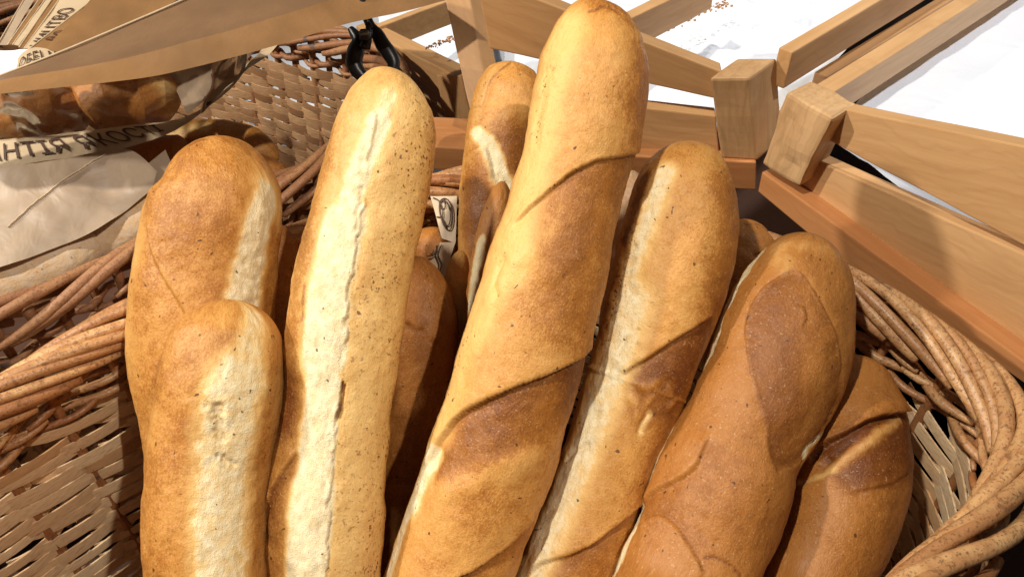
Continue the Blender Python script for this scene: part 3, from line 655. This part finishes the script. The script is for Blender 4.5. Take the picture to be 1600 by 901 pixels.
def curve_sheet(top, bot, n=80):     # ruled sheet between two 3D polylines
    T = catmull(top, n); Bt = catmull(bot, n)
    def f(a, b):
        k = a*(n-1); i = min(int(k), n-2); w = k-i; return (T[i]*(1-w)+T[i+1]*w)*(1-b)+(Bt[i]*(1-w)+Bt[i+1]*w)*b
    return f
# window bag with printed border
wb = empty('bread_bag', P(150, 230, .66), 'brown paper bread bag with clear film window and printed Ukrainian words along its edge', 'paper bag')
top = [P(-120,232,.625), P(0,219,.632), P(148,202,.648), P(290,182,.668), P(337,152,.69), P(368,118,.71), P(405,79,.73), P(425,55,.74)]
bot = [P(-120,282,.61), P(0,262,.617), P(202,229,.64), P(294,192,.664), P(354,142,.69), P(385,110,.71), P(425,78,.73), P(445,55,.74)]
_, g = patch('printed_border', curve_sheet(top, bot), M['kraft_light'], wb, 90, 10, wr=.0016, seed=11)
text_on('lettering', 'ГАРАНТІЯ ЯКОСТІ', g, .062, .368, .20, .80, wb, M['ink'], .006)
lines_on('emblem', [ell(.505, .40, .012, .30), ell(.505, .5, .016, .14, 10, 200), [(.495, .3), (.51, .8)], [(.50, .6), (.522, .5)]], g, wb, M['ink'], .0004)
ft = [P(-120,150,.60), P(0,128,.60), P(150,112,.615), P(270,98,.64), P(350,78,.66), P(400,60,.70)]
fb = [P(-120,234,.622), P(0,221,.629), P(148,204,.645), P(290,184,.665), P(337,154,.688), P(405,81,.728)]
patch('film_window', curve_sheet(ft, fb), M['film'], wb, 90, 30, wr=.006, seed=13)
gt = [P(262,110,.70), P(300,96,.71), P(355,80,.72), P(400,68,.725)]; gb = [P(292,178,.675), P(320,156,.69), P(348,128,.71), P(402,80,.73)]
_, g2 = patch('side_gusset', curve_sheet(gt, gb), M['kraft_grey'], wb, 40, 14, wr=.003, seed=14)
lines_on('emblem', [ell(.70, .22, .16, .12), ell(.72, .30, .13, .10), [(.58, .3), (.66, .2), (.74, .34), (.84, .2)], [(.60, .4), (.74, .44), (.86, .34)]], g2, wb, M['ink'], .0004)
# large bag lying across
lb = empty('paper_bag', P(300, 80, .60), 'long empty brown paper bag laid slantwise across the rear basket, its mouth open', 'paper bag')
top = [P(-140,172,.52), P(0,119,.535), P(100,80,.55), P(200,38,.57), P(290,-1,.59), P(400,-52,.61)]
mid = [P(-140,178,.522), P(0,128,.54), P(120,98,.555), P(250,52,.575), P(350,10,.60), P(430,-30,.62)]
bot = [P(-140,165,.52), P(0,146,.53), P(148,131,.54), P(273,112,.56), P(429,72,.59), P(540,38,.62), P(640,16,.65), P(720,-6,.67)]
cr = [P(-140,172,.53), P(0,126,.545), P(150,100,.553), P(290,66,.572), P(430,26,.60), P(560,-14,.64), P(660,-50,.67)]
patch('front_panel', curve_sheet([P(-140,172,.555),P(0,119,.57),P(100,80,.585),P(200,38,.605),P(290,-1,.625),P(400,-52,.645),P(520,-80,.675)], cr), M['kraft_shaded'], lb, 90, 8, wr=.0005, seed=21)
patch('lower_panel', curve_sheet(cr, bot), M['kraft'], lb, 90, 16, wr=.0005, seed=21)
mbx = MB(); mbx.tube(catmull([P(-140,171,.553),P(0,118,.568),P(100,79,.583),P(200,37,.603),P(290,-2,.623),P(400,-53,.643)], 60), .0008, 6); mbx.build('rim_edge', M['kraft_light'], lb)
# back panel (inside of the mouth)
o, g = patch('back_panel', [P(58,92,.60), P(150,-10,.66), P(330,-30,.67), P(100,88,.60)], M['kraft'], lb, 30, 24, wr=.002, seed=23)
# bags fanned upright
def sheet(cs, mat, label, seed, txt=None):
    e = empty('flat_paper_bag', cs[3], label, 'paper bag', 'flat bags fanned behind the long one')
    n_ = np.cross(cs[1]-cs[0], cs[3]-cs[0]); _, g = patch('panel', cs, mat, e, 20, 10, wr=.0008, seed=seed)
    if txt: text_on('lettering', txt[0], g, txt[1], txt[2], txt[3], txt[4], e, M['ink'], .006)
    mbx = MB(); mbx.tube(catmull([cs[0], (cs[0]+cs[1])/2, cs[1]], 12), .0006, 6); mbx.build('edge', M['kraft_light'], e)
    return e
sheet([P(44,78,.628), P(155,-8,.70), P(260,-14,.70), P(100,86,.628)], M['kraft'], 'flat brown bag printed ВО, frontmost of the fanned bags', 31, ('ВО', .16, .32, .10, .42))
sheet([P(38,76,.64), P(98,-8,.715), P(160,-14,.715), P(70,78,.64)], M['kraft_light'], 'flat brown bag printed ЦТВО, second of the fanned bags', 32, ('НИЦТВО', .02, .70, .22, .80))
sheet([P(30,74,.65), P(86,-8,.72), P(100,-8,.72), P(44,78,.65)], M['kraft'], 'flat brown bag, third of the fanned bags, showing a narrow edge', 33)
sheet([P(20,70,.66), P(76,-8,.73), P(86,-8,.73), P(29,72,.66)], M['kraft_light'], 'flat brown bag, fourth of the fanned bags, pale edge', 34)
sheet([P(12,70,.67), P(66,-8,.74), P(73,-8,.74), P(19,70,.67)], M['kraft'], 'flat brown bag, fifth of the fanned bags, dark edge', 35)
sheet([P(-4,70,.68), P(42,-8,.75), P(58,-8,.75), P(10,70,.68)], M['kraft_grey'], 'greyish flat bag at the back of the fan', 36)
# white crumpled liner and beige printed scrap
patch('liner_paper', [P(-70,62,.60), P(50,78,.62), P(30,125,.585), P(-70,150,.575)], M['white_paper'], None, 40, 30, wr=.007, seed=41, label='crumpled white liner paper at the upper left edge', cat='paper')
tb = empty('bag_scrap', P(60, 95, .59), 'beige bag top with brown print poking up behind the long bag', 'paper bag')
_, g = patch('panel', curve_sheet([P(28,92,.60), P(42,80,.605), P(62,75,.61), P(104,82,.60)], [P(20,122,.565), P(42,112,.57), P(70,100,.575), P(108,88,.585)]), M['kraft_light'], tb, 30, 10, wr=.002, seed=42)
text_on('lettering', 'ОБЕЦЬ', g, .15, .95, .22, .85, tb, M['ink'], .006)
# grey lower bag
gb_ = empty('paper_bag', P(100, 330, .64), 'greyish empty paper bag lying flat over the floury loaves, with a pale seam', 'paper bag')
_, g = patch('panel', curve_sheet([P(-120,300,.60), P(0,264,.61), P(100,248,.62), P(198,234,.64), P(245,268,.64)], [P(-120,440,.56), P(0,416,.575), P(70,392,.59), P(150,358,.61), P(236,296,.63)]), M['kraft_grey'], gb_, 70, 30, bulge=.004, wr=.003, seed=51)
mb = MB(); mb.tube([g(a, b) for a, b in np.stack([np.linspace(.28, .66, 90), np.interp(np.linspace(0, 1, 90), [0, 1], [.62, .05])+RNG.uniform(-.006, .006, 90)], 1)], .0006, 5); mb.build('seam', M['kraft_light'], gb_)
patch('bag_corner', [P(222,262,.645), P(258,233,.655), P(268,256,.65), P(240,292,.64)], M['kraft_grey'], None, 12, 12, wr=.001, seed=52, label='small folded paper corner beside the blunt standing loaf', cat='paper bag')
# printed scraps behind the loaves
for nm, cs, sd, lab, st in (
    ('paper_scrap', [P(672,306,.605), P(714,306,.60), P(712,380,.59), P(690,372,.595)], 61, 'upright brown paper scrap with a line-drawn emblem, behind the cream-split baguette',
     [ell(.55, .42, .30, .36, 0, 360, -12), ell(.50, .40, .24, .28, 0, 360, -12), ell(.42, .2, .12, .1), [(.1, .05), (.3, .12), (.4, .35), (.3, .55)], [(.05, .5), (.3, .52), (.45, .72)], [(.5, .1), (.62, .15), (.7, .3)]]),
    ('paper_scrap', [P(650,380,.60), P(712,378,.59), P(694,434,.58), P(650,424,.59)], 62, 'low folded paper scrap with a line-drawn emblem under the upright scrap',
     [ell(.35, .3, .26, .26), ell(.34, .3, .16, .16), [(.1, .2), (.2, .4), (.35, .25), (.5, .42), (.6, .2)], [(.6, .1), (.58, .4), (.75, .7), (.72, .95)], [(.68, .1), (.66, .4), (.82, .66), (.8, .9)]])):
    e = empty(nm, cs[3], lab, 'paper')
    _, g = patch('panel', cs, M['kraft_light'], e, 20, 20, wr=.0008, seed=sd); lines_on('emblem', st, g, e, M['ink'], .00045)
def slab(name, q, thick, nrm, mat, parent, bev=.0012, tint=None, label=None, cat=None, jitter=.0006):
    """board: front face from four 3D corners (tl, tr, br, bl), extruded along nrm; edges rounded and slightly uneven"""
    import bmesh
    q = [np.array(p, float) for p in q]; nrm = np.array(nrm, float); nrm /= np.linalg.norm(nrm)
    V = q+[p+nrm*thick for p in q]; Fc = [(0, 1, 2, 3), (7, 6, 5, 4), (0, 4, 5, 1), (1, 5, 6, 2), (2, 6, 7, 3), (3, 7, 4, 0)]
    bm = bmesh.new(); vs = [bm.verts.new(p) for p in V]
    for f in Fc: bm.faces.new([vs[i] for i in f])
    bmesh.ops.recalc_face_normals(bm, faces=bm.faces[:])
    L = np.linalg.norm(q[1]-q[0]); H = np.linalg.norm(q[3]-q[0])
    bmesh.ops.bevel(bm, geom=bm.edges[:], offset=bev, segments=2, affect='EDGES', profile=.6)
    el = [e for e in bm.edges if e.calc_length() > .03]
    bmesh.ops.subdivide_edges(bm, edges=el, cuts=8, use_grid_fill=True)
    bmesh.ops.triangulate(bm, faces=[f for f in bm.faces if len(f.verts) > 4])
    P_ = np.array([v.co[:] for v in bm.verts]); bm.verts.index_update(); Fc = [tuple(v.index for v in f.verts) for f in bm.faces]; bm.free()
    P_ = P_+np.stack([fbm(P_*60, 3, 2), fbm(P_*60+9, 4, 2), fbm(P_*60+19, 5, 2)], 1)*jitter
    long = (q[1]-q[0]) if L >= H else (q[3]-q[0]); long = long/np.linalg.norm(long); side = np.cross(long, nrm); side /= np.linalg.norm(side)
    off = np.array([random.uniform(0, 5), random.uniform(0, 5), random.uniform(0, 5)]); D = P_-q[0]
    G = np.stack([D@long, D@side, D@nrm], 1)+off
    me_o = mesh(name, P_, Fc, mat, parent, False, {'tint': np.full(len(P_), tint if tint is not None else random.random()*.5)})
    at = me_o.data.attributes.new('grain', 'FLOAT_VECTOR', 'POINT'); at.data.foreach_set('vector', G.astype(np.float32).ravel())
    if label: tag(me_o, label, cat)
    return me_o
Z = np.array([0, 0, 1.])
# plan lines of the ledge fronts
la0, la1 = pz(700, 232, -.005), pz(1181, 256, -.005); fa, na_ = vplane(la0, la1)
lb0, lb1 = pz(1190, 262, -.005), pz(1600, 546, -.005); fb_, nb_ = vplane(lb0, lb1)
# shelf ledges (two orange boards meeting at a corner)
def ledge(f, n, pts, label):
    return slab('shelf_ledge', [f(*p) for p in pts], .05, n, M['wood_ledge'], None, label=label, cat='shelf edge')
ledge(fa, na_, [(640, 228), (1182, 254), (1182, 297), (640, 262)], 'orange wooden shelf edge under the left crates')
ledge(fb_, nb_, [(1190, 268), (1900, 782), (1900, 900), (1184, 299)], 'orange wooden shelf edge running down to the right under the nearer crate')
# crate A (middle)
ca = empty('wooden_crate', fa(1150, 250), 'slatted beech crate in the middle with a square post at its right corner', 'crate', 'wooden crates behind the baskets')
OFA = .008
slab('corner_post', [fa(1108, 122, .004), fa(1171, 123, .004), fa(1184, 251, .004), fa(1127, 248, .004)], .045, na_+np.array([.75, 0, 0]), M['wood_post'], ca, .002)
slab('top_rail', [fa(742, -40, .014), fa(1128, 113, .014), fa(1124, 156, .014), fa(765, 76, .014)], .016, na_, M['wood'], ca, tint=.5)  # tint stands in for the shadow on this board
slab('lower_rail', [fa(742, 140, .014), fa(1119, 181, .014), fa(1124, 243, .014), fa(760, 222, .014)], .014, na_, M['wood'], ca)
def rail(name, a, b, h, thick, nrm, mat, parent, tint=None):     # a, b: top edge ends in 3D, h down
    a, b = np.array(a), np.array(b); return slab(name, [a, b, b-Z*h, a-Z*h], thick, nrm, mat, parent, tint=tint)
ztA = fa(1190, 103)[2]-.004
a = pz(1238, 82, ztA); b = pz(1700, -192, ztA); nr_ = np.array([-(b-a)[1], (b-a)[0], 0]); nr_ /= np.linalg.norm(nr_)
rail('side_rail', a, b, .032, .012, nr_, M['wood'], ca, .1)
a2 = pz(985, 30, ztA+.004); b2 = pz(1120, -36, ztA+.004); rail('cross_rail', a2, b2, .030, .012, nr_, M['wood'], ca, .2)
# crate B (right)
cb = empty('wooden_crate', fb_(1215, 280), 'slatted beech crate at the right with a battered rough-sawn corner post', 'crate', 'wooden crates behind the baskets')
tB = (lb1-lb0)/np.linalg.norm(lb1-lb0)
slab('corner_post', [fb_(1229, 146, -.004), fb_(1299, 186, -.004), fb_(1248, 293, -.002), fb_(1188, 257, -.002)], .034, nb_+np.array([.25, .5, 0]), M['wood_post'], cb, .003, jitter=.0022)
slab('top_rail', [fb_(1288, 164, .016), fb_(1760, 262, .016), fb_(1760, 470, .016), fb_(1288, 216, .016)], .014, nb_, M['wood'], cb)
slab('lower_rail', [fb_(1262, 244, .016), fb_(1760, 470, .016), fb_(1760, 690, .016), fb_(1252, 292, .016)], .014, nb_, M['wood'], cb)
ztB = fb_(1290, 160, .02)[2]
a = pz(1300, 146, ztB); b = pz(1900, -234, ztB); nb2 = np.array([-(b-a)[1], (b-a)[0], 0]); nb2 /= np.linalg.norm(nb2)
a = a; rail('side_rail', a, b, .026, .016, nb2, M['wood'], cb, 0)
a3 = pz(1292, 120, ztB-.03); b3 = pz(1800, -192, ztB-.03); rail('bottom_slat', a3, b3, .012, .012, nb2, M['wood'], cb, 1)
# crate C (left)
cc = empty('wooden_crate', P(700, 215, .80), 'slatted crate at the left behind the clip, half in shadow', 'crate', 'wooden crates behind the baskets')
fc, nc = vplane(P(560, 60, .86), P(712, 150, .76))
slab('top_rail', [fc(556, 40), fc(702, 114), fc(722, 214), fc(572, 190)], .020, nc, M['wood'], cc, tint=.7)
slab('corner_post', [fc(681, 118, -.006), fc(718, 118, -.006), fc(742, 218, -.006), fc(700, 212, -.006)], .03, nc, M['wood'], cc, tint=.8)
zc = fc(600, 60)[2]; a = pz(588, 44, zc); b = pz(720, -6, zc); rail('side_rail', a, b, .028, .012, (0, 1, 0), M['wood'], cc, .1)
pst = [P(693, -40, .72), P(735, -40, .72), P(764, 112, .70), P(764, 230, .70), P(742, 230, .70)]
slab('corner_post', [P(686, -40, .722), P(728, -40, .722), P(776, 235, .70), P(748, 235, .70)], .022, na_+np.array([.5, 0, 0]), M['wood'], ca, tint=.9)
# liner papers
def liner(pts, z, label, seed, wr=.005, tilt=.0):
    ps = [pz(*p, z) for p in pts]; y0 = min(p[1] for p in ps); ps = [p+Z*(p[1]-y0)*tilt for p in ps]
    return patch('liner_paper', ps, M['white_paper'], None, 90, 90, wr=wr, seed=seed, label=label, cat='paper', group='white liner papers in the crates')[0]
liner([(800, -300), (1700, -300), (1182, 212), (785, 185)], .004, 'white liner paper in the middle crate, creased and strewn with crumbs', 71, .011)
liner([(1700, -300), (2700, -300), (2300, 917), (1296, 214)], .020, 'smooth bright white liner paper filling the right crate', 72, .0025)
patch('liner_paper', [P(588,-30,1.12), P(730,-30,1.10), P(742,190,.84), P(600,170,.90)], M['white_paper'], None, 40, 40, wr=.006, seed=73, label='white liner paper in the left shaded crate', cat='paper', group='white liner papers in the crates')
patch('paper_sheet', [(-.75, 1.5, -.10), (.0, 1.5, -.10), (.02, .79, -.25), (-.75, .90, -.25)], M['white_paper'], None, 30, 30, wr=.004, seed=74, label='white paper seen through the open weave of the rear basket', cat='paper')
mb = MB(); rr = random.Random(4)
for k in range(140):
    t = rr.random(); u = 1020+t*115+rr.gauss(0, 5); v = 51-t*46+rr.gauss(0, 2.2); p = pz(u, v, .03)
    s = rr.uniform(.0006, .0019); mb.tube([p, p+np.array([s, s*.4, 0])], s*.7, 5, rr.random())
for k in range(60):
    t = rr.random(); u = 668+t*40+rr.gauss(0, 3); v = 74-t*14+rr.gauss(0, 2); p = pz(u, v, .022); s = rr.uniform(.0006, .0016); mb.tube([p, p+np.array([s, s*.4, 0])], s*.7, 5, rr.random())
tag(mb.build('bread_crumbs', M['rod']), 'brown bread crumbs scattered on the white crate paper', 'crumbs', kind='stuff')
# black bin lip around the front basket
bn = empty('plastic_bin', (0, .3, 0), 'glossy black plastic bin edge between the front basket and the shelf', 'bin')
Lp = catmull(front_loop, 200, True); n2 = np.gradient(Lp, axis=0); n2 = np.stack([n2[:, 1], -n2[:, 0]], 1); n2 /= np.linalg.norm(n2, axis=1)[:, None]
if np.dot(n2[10], Lp[10]-Lp.mean(0)) < 0: n2 = -n2
prof = [(.020, -.30), (.030, -.06), (.032, -.030), (.036, -.026), (.050, -.026), (.056, -.030), (.056, -.05)]
V = np.stack([np.concatenate([Lp+n2*o, np.full((200, 1), z)], 1) for o, z in prof], 1).reshape(-1, 3); m = len(prof)
mesh('bin_wall', V, [(i*m+j, i*m+j+1, ((i+1) % 200)*m+j+1, ((i+1) % 200)*m+j) for i in range(200) for j in range(m-1) if Lp[i][1] > .30 and Lp[i][0] > -.1], M['black'], bn)
cl = empty('spring_clip', P(585, 100, .70), 'black plastic spring clip biting the rim of the rear basket', 'clip')
D = .70
def pt(u, v, d=D): return P(u, v, d)
mb = MB()
for path, w in (([(575,28),(580,42),(590,55),(598,70),(608,84),(615,98),(613,112),(606,122)], [4,5,7,8,8,7,6,3]), ([(547,44),(553,52),(560,64),(556,80),(553,96),(558,110),(568,122),(572,129)], [3,5,7,9,9,8,6,2])):
    p = catmull([pt(*x) for x in path], 30); mb.tube(p, np.interp(np.linspace(0, 1, 30), np.linspace(0, 1, 8), w)*D/F*1.5, 10, .5, 1.0)
    mb.build('jaw', M['clipm'], cl); mb = MB()
mb.tube([pt(571,48,.685), pt(571,62,.685)], 9*D/F, 12); mb.build('pivot', M['clipm'], cl); mb = MB()
mb.tube([pt(562,53,.68), pt(576,51,.68)], 4*D/F, 10); mb.build('spring', M['steel'], cl); mb = MB()
mb.tube(catmull([pt(571,30,.685), pt(577,44,.685), pt(574,60,.69), pt(570,75,.69)], 16), np.linspace(4, 9, 16)*D/F, 10); mb.build('body', M['clipm'], cl); mb = MB()
mb.tube(catmull([pt(563,-30,.64), pt(565,0,.64), pt(564,14,.645), pt(568,24,.66), pt(572,34,.68)], 20), np.array([8]*12+[7, 6, 5, 4, 4, 4, 4, 4])*.66/F, 8); mb.build('hanger', M['clipm'], cl)
ring = MB(); ring.tube([pt(592+9*math.cos(t), -4+9*math.sin(t), .66) for t in np.linspace(0, 2*math.pi, 20)], 3*D/F, 8); ring.build('ring', M['clipm'], cl)
mesh('metal_tab', [pt(612,-6,.66), pt(640,-6,.66), pt(634,8,.66), pt(628,4,.66)], [(0, 1, 2, 3)], M['steel'], cl, False)
# ------------------------------------------------------------------ setting
V = [(-3, -1, -.325), (3, -1, -.325), (3, 4, -.325), (-3, 4, -.325)]
mesh('display_table', V, [(0, 1, 2, 3)], M['table'], None, False)['kind'] = 'structure'
# ------------------------------------------------------------------ light
W = bpy.data.worlds.new('World'); SC.world = W; W.use_nodes = True
W.node_tree.nodes['Background'].inputs[0].default_value = (1, .95, .88, 1); W.node_tree.nodes['Background'].inputs[1].default_value = .075
def spot(name, loc, tgt, power, col, size=.03, ang=60, blend=.4):
    l = bpy.data.lights.new(name, 'SPOT'); l.energy = power; l.color = col; l.shadow_soft_size = size; l.spot_size = R(ang); l.spot_blend = blend
    o = bpy.data.objects.new(name, l); COL.objects.link(o); o.location = loc
    o.rotation_euler = (Vector(tgt)-Vector(loc)).to_track_quat('-Z', 'Y').to_euler()
spot('ceiling_spot_left', (-.70, -.10, 1.68), (.0, .38, 0), 116, (1, .92, .80), .035, 50)
spot('fill_spot_side', (-1.5, .35, 1.1), (.05, .4, 0), 95, (1, .92, .80), .04, 50)  # added fill, brightens the left flanks of the loaves
spot('ceiling_spot_right', (.75, -.25, 1.7), (-.36, .33, -.05), 80, (1, .90, .78), .02, 27)
spot('ceiling_spot_crates', (1.15, .75, 1.6), (.58, .95, 0), 88, (.97, .98, 1), .05, 46, .6)
SC.view_settings.view_transform = 'Standard'; SC.view_settings.look = 'None'; SC.view_settings.exposure = 0
SC.cycles.use_denoising = True; SC.cycles.max_bounces = 8; SC.cycles.transparent_max_bounces = 12
